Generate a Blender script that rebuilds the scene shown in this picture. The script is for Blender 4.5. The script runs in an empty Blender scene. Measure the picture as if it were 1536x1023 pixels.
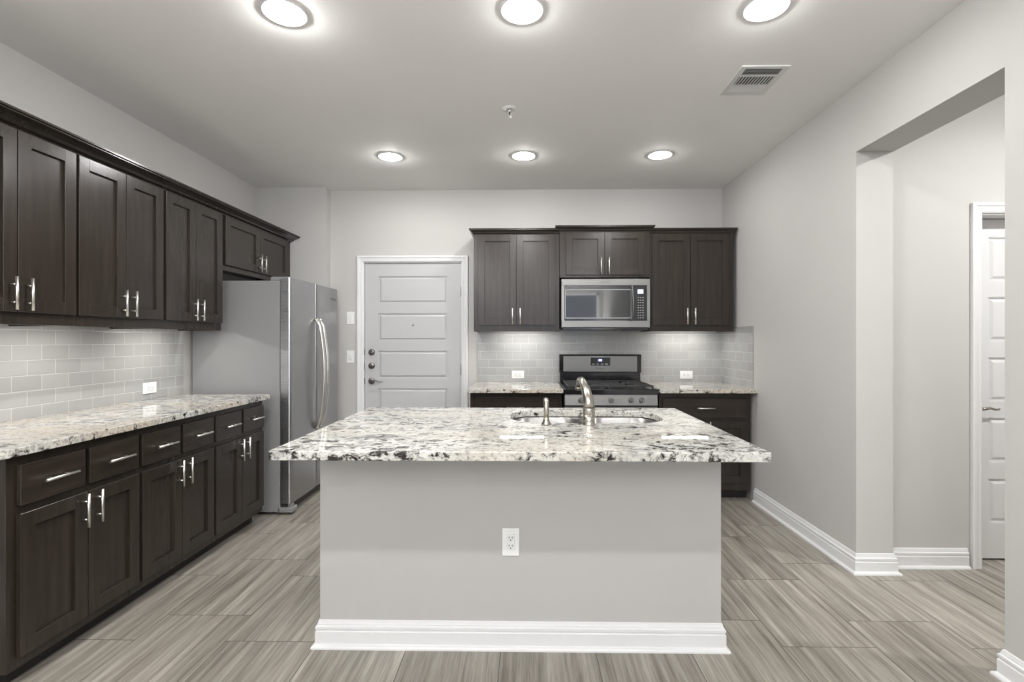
import bpy, bmesh, math, random
from mathutils import Vector, Matrix
random.seed(7)
SC = bpy.context.scene
COL = SC.collection
PI = math.pi

# ------------------------------------------------------------------ camera
cd = bpy.data.cameras.new('camera')
cam = bpy.data.objects.new('camera', cd)
COL.objects.link(cam)
SC.camera = cam
cd.sensor_fit = 'HORIZONTAL'
cd.sensor_width = 36.0
cd.lens = 745.0 / 1536.0 * 36.0
cam.location = (0, 0, 1.31)
cam.rotation_euler = (PI / 2, 0, math.radians(0.95))
cd.shift_x = -(777.65 - 768.0) / 1536.0
cd.shift_y = -1.5 / 1536.0
cd.clip_start = 0.05
cd.clip_end = 200

# ------------------------------------------------------------------ colour management, sky
vs = SC.view_settings
vs.view_transform = 'Standard'
vs.look = 'None'
vs.exposure = 0.48
vs.gamma = 1.0
vs.use_curve_mapping = False
w = bpy.data.worlds.new('sky')
SC.world = w
w.use_nodes = True
w.node_tree.nodes['Background'].inputs[0].default_value = (0.80, 0.88, 1.0, 1)
w.node_tree.nodes['Background'].inputs[1].default_value = 1.2


def area(name, loc, rot, sx, sy, power, color=(1, 1, 1), shape='RECTANGLE', spread=PI):
    l = bpy.data.lights.new(name, 'AREA')
    l.shape = shape
    l.size = sx
    if shape in ('RECTANGLE', 'ELLIPSE'):
        l.size_y = sy
    l.energy = power
    l.color = color
    l.spread = spread
    o = bpy.data.objects.new(name, l)
    o.location = loc
    o.rotation_euler = rot
    COL.objects.link(o)
    return o


# daylight through the windows and the glazed door of the living area behind the camera
DAY_W = 118.0
WIN = [(-2.35, -0.75, 0.5, 2.45), (-0.45, 1.75, 0.05, 2.45)]
for (wx0, wx1, wz0, wz1) in WIN:
    area('window_daylight', ((wx0 + wx1) / 2, -3.62, (wz0 + wz1) / 2), (PI / 2 + math.radians(68), 0, PI), wx1 - wx0, wz1 - wz0, DAY_W * (wx1 - wx0), (0.985, 0.99, 1.0))

DOWNLIGHTS = [(-1.06, 2.157), (-0.02, 2.157), (1.032, 2.157), (-1.065, 3.865), (-0.023, 3.865), (1.033, 3.865),
              (-1.06, 0.35), (-0.02, 0.35), (1.032, 0.35), (-1.06, -1.6), (1.03, -1.6)]  # unseen rows behind the camera, added for their light
DOWN_W = 12.0
UNDER_W = 1.5

# ------------------------------------------------------------------ materials


def nt(name):
    m = bpy.data.materials.new(name)
    m.use_nodes = True
    n = m.node_tree
    return m, n, n.nodes['Principled BSDF']


def node(n, typ, **kw):
    x = n.nodes.new(typ)
    for k, v in kw.items():
        setattr(x, k, v)
    return x


def mathn(n, op, a, b=None, c=None):
    x = n.nodes.new('ShaderNodeMath')
    x.operation = op
    for i, v in enumerate((a, b, c)):
        if v is None:
            continue
        if hasattr(v, 'is_output'):
            n.links.new(v, x.inputs[i])
        else:
            x.inputs[i].default_value = v
    return x.outputs[0]


def ramp(n, fac, stops):
    r = n.nodes.new('ShaderNodeValToRGB')
    els = r.color_ramp.elements
    while len(els) < len(stops):
        els.new(0.5)
    for e, (p, c) in zip(els, stops):
        e.position = p
        e.color = (*c, 1) if len(c) == 3 else c
    n.links.new(fac, r.inputs[0])
    return r.outputs[0]


def mixc(n, fac, a, b, mode='MIX'):
    x = n.nodes.new('ShaderNodeMix')
    x.data_type = 'RGBA'
    x.blend_type = mode
    for s, v in ((0, fac), (6, a), (7, b)):
        if hasattr(v, 'is_output'):
            n.links.new(v, x.inputs[s])
        elif isinstance(v, tuple):
            x.inputs[s].default_value = (*v, 1)
        else:
            x.inputs[s].default_value = v
    return x.outputs[2]


def coords(n, scale=(1, 1, 1), loc=(0, 0, 0), rot=(0, 0, 0)):
    t = n.nodes.new('ShaderNodeTexCoord')
    mp = n.nodes.new('ShaderNodeMapping')
    mp.inputs['Scale'].default_value = scale
    mp.inputs['Location'].default_value = loc
    mp.inputs['Rotation'].default_value = rot
    n.links.new(t.outputs['Object'], mp.inputs[0])
    return mp.outputs[0]


def noise(n, vec, scale, detail=2, rough=0.5, dist=0.0):
    x = n.nodes.new('ShaderNodeTexNoise')
    x.inputs['Scale'].default_value = scale
    x.inputs['Detail'].default_value = detail
    x.inputs['Roughness'].default_value = rough
    x.inputs['Distortion'].default_value = dist
    n.links.new(vec, x.inputs['Vector'])
    return x.outputs[0]


def bump(n, b, h, strength=0.2, dist=0.002):
    x = n.nodes.new('ShaderNodeBump')
    x.inputs['Strength'].default_value = strength
    x.inputs['Distance'].default_value = dist
    n.links.new(h, x.inputs['Height'])
    n.links.new(x.outputs[0], b.inputs['Normal'])


def plain(name, col, rough=0.5, metal=0.0, var=0.04, vscale=30, emit=None, estr=0, coat=0.0, spec=0.5):
    m, n, b = nt(name)
    v = noise(n, coords(n), vscale, 3)
    c0 = tuple(max(0, c * (1 - var)) for c in col)
    c1 = tuple(min(1, c * (1 + var)) for c in col)
    n.links.new(ramp(n, v, [(0.3, c0), (0.7, c1)]), b.inputs['Base Color'])
    b.inputs['Roughness'].default_value = rough
    b.inputs['Metallic'].default_value = metal
    b.inputs['Coat Weight'].default_value = coat
    b.inputs['Coat Roughness'].default_value = 0.08
    b.inputs['Specular IOR Level'].default_value = spec
    if emit:
        b.inputs['Emission Color'].default_value = (*emit, 1)
        b.inputs['Emission Strength'].default_value = estr
    return m


def paint(name, col, rough=0.6, tex=0.15):
    m, n, b = nt(name)
    v = noise(n, coords(n), 1.3, 2)
    c0 = tuple(c * 0.98 for c in col)
    c1 = tuple(min(1, c * 1.02) for c in col)
    n.links.new(ramp(n, v, [(0.3, c0), (0.7, c1)]), b.inputs['Base Color'])
    b.inputs['Roughness'].default_value = rough
    b.inputs['Specular IOR Level'].default_value = 0.3
    bump(n, b, noise(n, coords(n), 220, 3), tex, 0.001)
    return m


def brushed(name, col, rough, axis):
    m, n, b = nt(name)
    s = [700, 700, 700]
    s[axis] = 6
    v = noise(n, coords(n, tuple(s)), 1.0, 4, 0.6)
    c0 = tuple(c * 0.93 for c in col)
    c1 = tuple(min(1, c * 1.05) for c in col)
    n.links.new(ramp(n, v, [(0.3, c0), (0.7, c1)]), b.inputs['Base Color'])
    b.inputs['Metallic'].default_value = 1.0
    n.links.new(ramp(n, v, [(0.3, (rough * 0.85,) * 3), (0.7, (rough * 1.15,) * 3)]), b.inputs['Roughness'])
    return m


def wood(name, vertical=True):
    m, n, b = nt(name)
    s = (18, 18, 1.6) if vertical else (1.6, 18, 18)
    v = noise(n, coords(n, s), 2.0, 3, 0.5, 0.2)
    c = ramp(n, v, [(0.25, (0.022, 0.0172, 0.0138)), (0.55, (0.028, 0.0218, 0.0175)), (0.8, (0.037, 0.0285, 0.0225))])
    n.links.new(c, b.inputs['Base Color'])
    b.inputs['Roughness'].default_value = 0.23
    b.inputs['Specular IOR Level'].default_value = 0.38
    return m


def granite(name, warm=0.0):
    m, n, b = nt(name)
    v = coords(n, (0.8, 1.1, 1), (3.1, 1.7, 0.4))
    big = noise(n, v, 2.2, 3, 0.55)
    mid = noise(n, v, 9, 6, 0.65, 0.4)
    fine = noise(n, v, 70, 5, 0.7, 0.3)
    spot = noise(n, v, 25, 10, 0.74, 0.6)
    base = ramp(n, mid, [(0.30, (0.33, 0.325, 0.31)), (0.45, (0.54, 0.54, 0.51)), (0.60, (0.66, 0.66, 0.62)),
                         (0.75, (0.58, 0.53, 0.44))])
    cream = ramp(n, big, [(0.42, (0, 0, 0)), (0.62, (1, 1, 1))])
    base = mixc(n, mathn(n, 'MULTIPLY', cream, 0.35 + warm), base, (0.54, 0.47, 0.38))
    g = ramp(n, fine, [(0.38, (0.38, 0.37, 0.37)), (0.50, (1, 1, 1))])
    base = mixc(n, 0.75, base, g, 'MULTIPLY')
    # dark clustered flecks
    th = mathn(n, 'ADD', mathn(n, 'MULTIPLY', spot, 1.0), mathn(n, 'MULTIPLY', mathn(n, 'SUBTRACT', big, 0.5), 0.24))
    f1 = ramp(n, th, [(0.440, (1, 1, 1)), (0.478, (0, 0, 0))])
    base = mixc(n, mathn(n, 'MULTIPLY', f1, 0.74), base, (0.105, 0.095, 0.092))
    f2 = ramp(n, mathn(n, 'ADD', th, mathn(n, 'MULTIPLY', mathn(n, 'SUBTRACT', fine, 0.5), 0.15)),
              [(0.408, (1, 1, 1)), (0.430, (0, 0, 0))])
    base = mixc(n, f2, base, (0.018, 0.013, 0.013))
    n.links.new(base, b.inputs['Base Color'])
    b.inputs['Roughness'].default_value = 0.025
    b.inputs['Specular IOR Level'].default_value = 0.5
    return m


def floor_tile():
    m, n, b = nt('grey_streaked_floor_tile')
    t = n.nodes.new('ShaderNodeTexCoord')
    s = n.nodes.new('ShaderNodeSeparateXYZ')
    n.links.new(t.outputs['Object'], s.inputs[0])
    W, L = 0.4, 0.597
    u = mathn(n, 'DIVIDE', mathn(n, 'ADD', s.outputs[0], 0.91 + 40 * W), W)
    cx = mathn(n, 'FLOOR', u)
    fx = mathn(n, 'FRACT', u)
    par = mathn(n, 'MODULO', cx, 2.0)
    # joints at y = 2.13 + k L in one column, 2.13+0.2 in the next
    vv = mathn(n, 'DIVIDE', mathn(n, 'ADD', s.outputs[1], mathn(n, 'ADD', -2.34 + 20 * L, mathn(n, 'MULTIPLY', par, 0.2))), L)
    cy = mathn(n, 'FLOOR', vv)
    fy = mathn(n, 'FRACT', vv)
    ex = mathn(n, 'MULTIPLY', mathn(n, 'SUBTRACT', 0.5, mathn(n, 'ABSOLUTE', mathn(n, 'SUBTRACT', fx, 0.5))), W)
    ey = mathn(n, 'MULTIPLY', mathn(n, 'SUBTRACT', 0.5, mathn(n, 'ABSOLUTE', mathn(n, 'SUBTRACT', fy, 0.5))), L)
    e = mathn(n, 'MINIMUM', ex, ey)
    grout = mathn(n, 'LESS_THAN', e, 0.0020)
    idv = n.nodes.new('ShaderNodeCombineXYZ')
    n.links.new(cx, idv.inputs[0])
    n.links.new(cy, idv.inputs[1])
    wn = n.nodes.new('ShaderNodeTexWhiteNoise')
    wn.noise_dimensions = '3D'
    n.links.new(idv.outputs[0], wn.inputs[0])
    rnd = wn.outputs[0]
    cv = n.nodes.new('ShaderNodeCombineXYZ')
    n.links.new(mathn(n, 'ADD', mathn(n, 'MULTIPLY', s.outputs[0], 1.0), mathn(n, 'MULTIPLY', rnd, 17.0)), cv.inputs[0])
    n.links.new(mathn(n, 'ADD', mathn(n, 'MULTIPLY', s.outputs[1], 0.035), mathn(n, 'MULTIPLY', rnd, 5.0)), cv.inputs[1])
    n.links.new(mathn(n, 'MULTIPLY', rnd, 31.0), cv.inputs[2])
    st = noise(n, cv.outputs[0], 34, 8, 0.66, 0.2)
    fn = noise(n, cv.outputs[0], 140, 4, 0.6)
    c = ramp(n, st, [(0.30, (0.145, 0.129, 0.106)), (0.44, (0.280, 0.258, 0.220)), (0.56, (0.375, 0.350, 0.304)), (0.70, (0.52, 0.49, 0.435))])
    c = mixc(n, 0.6, c, ramp(n, fn, [(0.38, (0.60, 0.60, 0.60)), (0.58, (1, 1, 1))]), 'MULTIPLY')
    c = mixc(n, 1.0, c, ramp(n, rnd, [(0, (0.86, 0.85, 0.85)), (1, (1.0, 1.0, 0.99))]), 'MULTIPLY')
    c = mixc(n, mathn(n, 'MULTIPLY', grout, 0.85), c, (0.05, 0.047, 0.042))
    n.links.new(c, b.inputs['Base Color'])
    b.inputs['Roughness'].default_value = 0.42
    bump(n, b, mathn(n, 'SUBTRACT', fn, mathn(n, 'MULTIPLY', grout, 3.0)), 0.12, 0.001)
    return m


def wall_tile(name, axis, h0):
    """3x6 subway tile; axis = horizontal axis (0 x, 1 y); h0 = a joint coordinate"""
    m, n, b = nt(name)
    t = n.nodes.new('ShaderNodeTexCoord')
    s = n.nodes.new('ShaderNodeSeparateXYZ')
    n.links.new(t.outputs['Object'], s.inputs[0])
    PZ, PX = 0.0772, 0.1515
    r = mathn(n, 'DIVIDE', mathn(n, 'ADD', s.outputs[2], -1.284 + PZ * 40), PZ)
    cz = mathn(n, 'FLOOR', r)
    fz = mathn(n, 'FRACT', r)
    par = mathn(n, 'MODULO', cz, 2.0)
    u = mathn(n, 'DIVIDE', mathn(n, 'ADD', s.outputs[axis], mathn(n, 'ADD', -h0 + PX * 60, mathn(n, 'MULTIPLY', par, PX / 2))), PX)
    cx = mathn(n, 'FLOOR', u)
    fx = mathn(n, 'FRACT', u)
    ex = mathn(n, 'MULTIPLY', mathn(n, 'SUBTRACT', 0.5, mathn(n, 'ABSOLUTE', mathn(n, 'SUBTRACT', fx, 0.5))), PX)
    ez = mathn(n, 'MULTIPLY', mathn(n, 'SUBTRACT', 0.5, mathn(n, 'ABSOLUTE', mathn(n, 'SUBTRACT', fz, 0.5))), PZ)
    e = mathn(n, 'MINIMUM', ex, ez)
    grout = mathn(n, 'LESS_THAN', e, 0.0014)
    idv = n.nodes.new('ShaderNodeCombineXYZ')
    n.links.new(cx, idv.inputs[0])
    n.links.new(cz, idv.inputs[1])
    wn = n.nodes.new('ShaderNodeTexWhiteNoise')
    n.links.new(idv.outputs[0], wn.inputs[0])
    c = ramp(n, wn.outputs[0], [(0, (0.335, 0.335, 0.328)), (1, (0.375, 0.375, 0.367))])
    c = mixc(n, grout, c, (0.49, 0.485, 0.475))
    n.links.new(c, b.inputs['Base Color'])
    n.links.new(mathn(n, 'ADD', 0.13, mathn(n, 'MULTIPLY', grout, 0.6)), b.inputs['Roughness'])
    ed = ramp(n, mathn(n, 'MULTIPLY', e, 100.0), [(0.1, (0, 0, 0)), (0.55, (1, 1, 1))])
    bump(n, b, ed, 0.35, 0.0015)
    return m


M = dict(
    island=paint('wall_paint_shaded', (0.45, 0.443, 0.430)),  # same paint as the walls; dimmer light on the island put into colour
    wall=paint('warm_grey_wall_paint', (0.505, 0.497, 0.482)),
    ceil=paint('ceiling_paint', (0.88, 0.872, 0.86), 0.8, 0.2),
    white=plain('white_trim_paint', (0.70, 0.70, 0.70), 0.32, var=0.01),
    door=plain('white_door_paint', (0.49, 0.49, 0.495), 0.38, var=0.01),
    wood=wood('espresso_wood'),
    woodh=wood('espresso_wood_horizontal', False),
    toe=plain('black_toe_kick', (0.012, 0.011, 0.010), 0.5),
    granite=granite('speckled_white_granite'),
    granitew=granite('speckled_cream_granite', 0.4),
    floor=floor_tile(),
    tileL=wall_tile('subway_tile_left', 1, 2.467),
    tileB=wall_tile('subway_tile_back', 0, 0.02),
    tileR=wall_tile('subway_tile_side', 1, 4.71),
    steel=brushed('brushed_steel', (0.26, 0.257, 0.25), 0.42, 0),
    steely=brushed('brushed_fridge_steel', (0.44, 0.44, 0.445), 0.30, 1),
    sink=brushed('sink_steel', (0.27, 0.27, 0.265), 0.30, 0),
    nickel=brushed('brushed_nickel', (0.42, 0.395, 0.35), 0.25, 2),
    handle=plain('satin_nickel_handle', (0.80, 0.78, 0.74), 0.30, 1.0, 0.02),
    chrome=plain('dark_nickel_lock', (0.20, 0.19, 0.18), 0.25, 1.0, 0.03),
    fside=plain('grey_enamel_fridge_side', (0.25, 0.25, 0.25), 0.30, var=0.03, vscale=300, spec=0.6),
    black=plain('gloss_black_enamel', (0.012, 0.012, 0.013), 0.12, spec=0.6),
    blackm=plain('matt_black_iron', (0.022, 0.022, 0.022), 0.45),
    glass=plain('black_oven_glass', (0.016, 0.017, 0.018), 0.03, spec=0.8),
    rubber=plain('dark_gasket', (0.02, 0.02, 0.022), 0.6),
    plastic=plain('white_plastic', (0.78, 0.78, 0.77), 0.3, var=0.01),
    slot=plain('outlet_slot', (0.03, 0.03, 0.03), 0.6),
    grey=plain('grey_button', (0.35, 0.36, 0.38), 0.5),
    vdark=plain('vent_interior', (0.035, 0.034, 0.033), 0.8),
    lens=plain('lit_lamp_lens', (0.9, 0.9, 0.9), 0.4, emit=(1.0, 0.985, 0.96), estr=5.0),
    strip=plain('lit_under_cabinet_strip', (0.9, 0.9, 0.9), 0.4, emit=(1.0, 0.97, 0.92), estr=14.0),
    lcd=plain('lit_display', (0.1, 0.1, 0.12), 0.2, emit=(0.65, 0.75, 1.0), estr=1.2),
    lcdb=plain('lit_blue_display', (0.02, 0.02, 0.06), 0.2, emit=(0.08, 0.09, 0.30), estr=0.25),
    logo=plain('dark_lettering', (0.10, 0.10, 0.105), 0.4),
)

# ------------------------------------------------------------------ mesh helpers


class MB:
    def __init__(s):
        s.bm = bmesh.new()

    def add(s, bm2):
        me = bpy.data.meshes.new('tmp')
        bm2.to_mesh(me)
        s.bm.from_mesh(me)
        bpy.data.meshes.remove(me)
        bm2.free()
        return s

    def box(s, x0, x1, y0, y1, z0, z1, bev=0.0, seg=1):
        b = bmesh.new()
        bmesh.ops.create_cube(b, size=1)
        for v in b.verts:
            v.co = Vector(((x0 + x1) / 2 + v.co.x * (x1 - x0), (y0 + y1) / 2 + v.co.y * (y1 - y0), (z0 + z1) / 2 + v.co.z * (z1 - z0)))
        if bev > 0:
            bmesh.ops.bevel(b, geom=b.edges[:], offset=bev, segments=seg, affect='EDGES', profile=0.5)
        return s.add(b)

    def cyl(s, p0, p1, r0, r1=None, n=24, bev=0):
        return s.tube([p0, p1], [r0, r0 if r1 is None else r1], n)

    def tube(s, pts, rs, n=20, squash=None):
        """closed sweep with varying radius"""
        pts = [Vector(p) for p in pts]
        if not hasattr(rs, '__len__'):
            rs = [rs] * len(pts)
        b = bmesh.new()
        rings = []
        up = None
        for i, p in enumerate(pts):
            t = (pts[min(i + 1, len(pts) - 1)] - pts[max(i - 1, 0)]).normalized()
            if up is None:
                a = Vector((1, 0, 0)) if abs(t.x) < 0.9 else Vector((0, 1, 0))
                up = (a - t * a.dot(t)).normalized()
            else:
                up = (up - t * up.dot(t)).normalized()
            sd = t.cross(up)
            r = rs[i]
            ru, rv = (r, r) if squash is None else (r * squash[0], r * squash[1])
            rings.append([b.verts.new(p + up * math.cos(2 * PI * k / n) * ru + sd * math.sin(2 * PI * k / n) * rv) for k in range(n)])
        for a, c in zip(rings, rings[1:]):
            for k in range(n):
                f = b.faces.new((a[k], a[(k + 1) % n], c[(k + 1) % n], c[k]))
                f.smooth = True
        b.faces.new(rings[0][::-1])
        b.faces.new(rings[-1])
        bmesh.ops.recalc_face_normals(b, faces=b.faces[:])
        return s.add(b)

    def lathe(s, prof, c=(0, 0, 0), n=40, axis='z', smooth=True, closed=False):
        """prof: list of (r, h)"""
        b = bmesh.new()
        rings = []
        for r, h in prof:
            ring = []
            for k in range(n):
                a = 2 * PI * k / n
                if axis == 'z':
                    p = (c[0] + r * math.cos(a), c[1] + r * math.sin(a), c[2] + h)
                elif axis == 'y':
                    p = (c[0] + r * math.cos(a), c[1] + h, c[2] + r * math.sin(a))
                else:
                    p = (c[0] + h, c[1] + r * math.cos(a), c[2] + r * math.sin(a))
                ring.append(b.verts.new(p))
            rings.append(ring)
        pairs = list(zip(rings, rings[1:])) + ([(rings[-1], rings[0])] if closed else [])
        for a, d in pairs:
            for k in range(n):
                f = b.faces.new((a[k], a[(k + 1) % n], d[(k + 1) % n], d[k]))
                f.smooth = smooth
        if not closed:
            b.faces.new(rings[0])
            b.faces.new(rings[-1])
        bmesh.ops.recalc_face_normals(b, faces=b.faces[:])
        return s.add(b)

    def prism(s, poly, d0, d1, plane='yz'):
        """extrude a 2D polygon; plane 'yz' extrudes along x, 'xz' along y, 'xy' along z"""
        def P(a, c, d):
            return {'yz': (d, a, c), 'xz': (a, d, c), 'xy': (a, c, d)}[plane]
        b = bmesh.new()
        A = [b.verts.new(P(a, c, d0)) for a, c in poly]
        B = [b.verts.new(P(a, c, d1)) for a, c in poly]
        k = len(poly)
        for i in range(k):
            b.faces.new((A[i], A[(i + 1) % k], B[(i + 1) % k], B[i]))
        b.faces.new(A[::-1])
        b.faces.new(B)
        bmesh.ops.recalc_face_normals(b, faces=b.faces[:])
        return s.add(b)

    def frustum(s, x0, x1, z0, z1, yb, yf, ins):
        """raised field facing -y: base rect at yb, front rect inset at yf"""
        b = bmesh.new()
        A = [b.verts.new(p) for p in ((x0, yb, z0), (x1, yb, z0), (x1, yb, z1), (x0, yb, z1))]
        B = [b.verts.new(p) for p in ((x0 + ins, yf, z0 + ins), (x1 - ins, yf, z0 + ins), (x1 - ins, yf, z1 - ins), (x0 + ins, yf, z1 - ins))]
        for i in range(4):
            b.faces.new((A[i], A[(i + 1) % 4], B[(i + 1) % 4], B[i]))
        b.faces.new(B)
        b.faces.new(A[::-1])
        bmesh.ops.recalc_face_normals(b, faces=b.faces[:])
        return s.add(b)

    def loft(s, rings, cap0=False, cap1=True):
        b = bmesh.new()
        R = [[b.verts.new(p) for p in r] for r in rings]
        n = len(R[0])
        for a, c in zip(R, R[1:]):
            for k in range(n):
                f = b.faces.new((a[k], a[(k + 1) % n], c[(k + 1) % n], c[k]))
                f.smooth = True
        if cap0:
            b.faces.new(R[0][::-1])
        if cap1:
            b.faces.new(R[-1])
        return s.add(b)

    def molding(s, path, prof):
        """sweep profile [(out, z)] along 2D path, out = right of travel, mitred"""
        P = [Vector(p) for p in path]
        b = bmesh.new()
        rings = []
        for i, p in enumerate(P):
            ns = []
            if i > 0:
                d = (P[i] - P[i - 1]).normalized()
                ns.append(Vector((d.y, -d.x)))
            if i < len(P) - 1:
                d = (P[i + 1] - P[i]).normalized()
                ns.append(Vector((d.y, -d.x)))
            if len(ns) == 2:
                m = (ns[0] + ns[1]).normalized()
                m = m / m.dot(ns[0])
            else:
                m = ns[0]
            rings.append([b.verts.new((p.x + m.x * o, p.y + m.y * o, z)) for o, z in prof])
        k = len(prof)
        for a, c in zip(rings, rings[1:]):
            for j in range(k):
                b.faces.new((a[j], a[(j + 1) % k], c[(j + 1) % k], c[j]))
        b.faces.new(rings[0][::-1])
        b.faces.new(rings[-1])
        bmesh.ops.recalc_face_normals(b, faces=b.faces[:])
        return s.add(b)

    def build(s, name, mat, parent=None, loc=None):
        me = bpy.data.meshes.new(name)
        s.bm.to_mesh(me)
        s.bm.free()
        me.materials.append(mat)
        o = bpy.data.objects.new(name, me)
        COL.objects.link(o)
        if parent is not None:
            o.parent = parent
        if loc is not None:
            o.location = loc
        return o


def thing(name, label, cat, loc=(0, 0, 0), rz=0.0, group=None):
    o = bpy.data.objects.new(name, None)
    o.empty_display_size = 0.1
    COL.objects.link(o)
    o.location = loc
    o.rotation_euler = (0, 0, rz)
    return tag(o, label, cat, group)


def tag(o, label, cat, group=None):
    o['label'] = label
    o['category'] = cat
    if group:
        o['group'] = group
    return o


def struct(o, label=None, cat=None):
    o['kind'] = 'structure'
    if label:
        o['label'] = label
        o['category'] = cat
    return o


def lettering(txt, size, name, mat, parent, loc, rot, ext=0.0004):
    cu = bpy.data.curves.new(name, 'FONT')
    cu.body = txt
    cu.size = size
    cu.extrude = ext
    cu.align_x = 'CENTER'
    cu.align_y = 'CENTER'
    t = bpy.data.objects.new('t', cu)
    COL.objects.link(t)
    bpy.context.view_layer.update()
    me = bpy.data.meshes.new_from_object(t.evaluated_get(bpy.context.evaluated_depsgraph_get()))
    bpy.data.objects.remove(t)
    me.materials.clear()
    me.materials.append(mat)
    o = bpy.data.objects.new(name, me)
    COL.objects.link(o)
    o.parent = parent
    o.location = loc
    o.rotation_euler = rot
    return o


# ------------------------------------------------------------------ the room
XL, XR, XH = -2.53, 1.85, 2.056     # left wall, right wall, hall side of right wall
YB, YJ, YR = 4.73, 4.625, -3.5      # back wall, stepped-out part of it, rear wall
ZC = 2.743
YO0, YO1, ZO = 1.953, 2.82, 2.367   # hall opening in the right wall
HX1, HY0, HY1 = 4.2, 0.4, 2.90      # hall

struct(MB().box(XL - .15, HX1 + .15, YR - .15, YB + .15, -0.12, 0).build('floor', M['floor']),
       'grey-brown streaked rectangular tile floor', 'floor')
struct(MB().box(XL - .15, XL, YR - .15, YB + .15, 0, ZC).build('wall_left', M['wall']),
       'left wall above the dark cabinets', 'wall')
# back wall with the entry door opening and the stepped-out part behind the fridge
DX0, DX1, DZ = -1.575, -0.605, 2.066
b = MB()
b.box(XL, -1.88, YJ, YB + .15, 0, ZC)
b.box(-1.88, DX0, YB, YB + .15, 0, ZC)
b.box(DX1, XR + .05, YB, YB + .15, 0, ZC)
b.box(DX0, DX1, YB, YB + .15, DZ, ZC)
struct(b.build('wall_back', M['wall']), 'back wall behind stove, entry door and fridge', 'wall')
b = MB()
b.box(XR, XH, YO1, YB + .15, 0, ZC)
b.box(XR, XH, YO0, YO1, ZO, ZC)
b.box(XR, XH, YR - .15, YO0, 0, ZC)
struct(b.build('wall_right', M['wall']), 'right wall with the tall doorless opening to the hall', 'wall')
# hall walls
HDX0, HDX1, HDZ = 2.60, 3.43, 2.048
b = MB()
b.box(XH, HDX0, HY1, HY1 + .14, 0, ZC)
b.box(HDX1, HX1, HY1, HY1 + .14, 0, ZC)
b.box(HDX0, HDX1, HY1, HY1 + .14, HDZ, ZC)
struct(b.build('wall_hall', M['wall']), 'hall wall holding the white interior door', 'wall')
struct(MB().box(HX1, HX1 + .15, HY0, HY1 + .14, 0, ZC).build('wall_hall_right', M['wall']), 'far right wall of the hall', 'wall')
struct(MB().box(XH, HX1 + .15, HY0 - .15, HY0, 0, ZC).build('wall_hall_front', M['wall']), 'near wall of the hall', 'wall')
# rear wall with window openings (behind the camera)
b = MB()
xs = [XL]
for (x0, x1, z0, z1) in WIN:
    b.box(xs[-1], x0, YR - .15, YR, 0, ZC)
    if z0 > 0.01:
        b.box(x0, x1, YR - .15, YR, 0, z0)
    b.box(x0, x1, YR - .15, YR, z1, ZC)
    xs.append(x1)
b.box(xs[-1], XH, YR - .15, YR, 0, ZC)
struct(b.build('wall_rear', M['wall']), 'wall with windows behind the viewer', 'wall')
for i, (x0, x1, z0, z1) in enumerate(WIN):
    b = MB()
    f = 0.05
    b.box(x0, x0 + f, YR - .1, YR - .03, z0, z1)
    b.box(x1 - f, x1, YR - .1, YR - .03, z0, z1)
    b.box(x0, x1, YR - .1, YR - .03, z0, z0 + f)
    b.box(x0, x1, YR - .1, YR - .03, z1 - f, z1)
    b.box((x0 + x1) / 2 - .03, (x0 + x1) / 2 + .03, YR - .1, YR - .03, z0, z1)
    struct(b.build('window_%d' % (i + 1), M['white']), 'white framed window behind the viewer', 'window')

BASE = [(0, 0), (.030, 0), (.030, .007), (.026, .013), (.018, .016), (.016, .018), (.016, .068), (.0125, .071), (.0125, .075), (.0155, .079),
        (.0155, .089), (.009, .094), (.009, .098), (.007, .103), (.005, .111), (0, .113)]


def skirting(name, path, label):
    return struct(MB().molding(path, BASE).build(name, M['white']), label, 'baseboard')


skirting('baseboard_right', [(XR, 4.05), (XR, YO1), (XH, YO1), (XH, HY1), (2.533, HY1)], 'white baseboard along the right wall and around the opening')
skirting('baseboard_right_near', [(XH, HY0), (XH, YO0), (XR, YO0), (XR, YR)], 'white baseboard of the near part of the right wall')
skirting('baseboard_back', [(XL, YJ), (-1.88, YJ), (-1.88, YB), (-1.607, YB)], 'white baseboard beside the entry door')
skirting('baseboard_left', [(XL, YR), (XL, 1.78)], 'white baseboard on the left wall')


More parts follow.
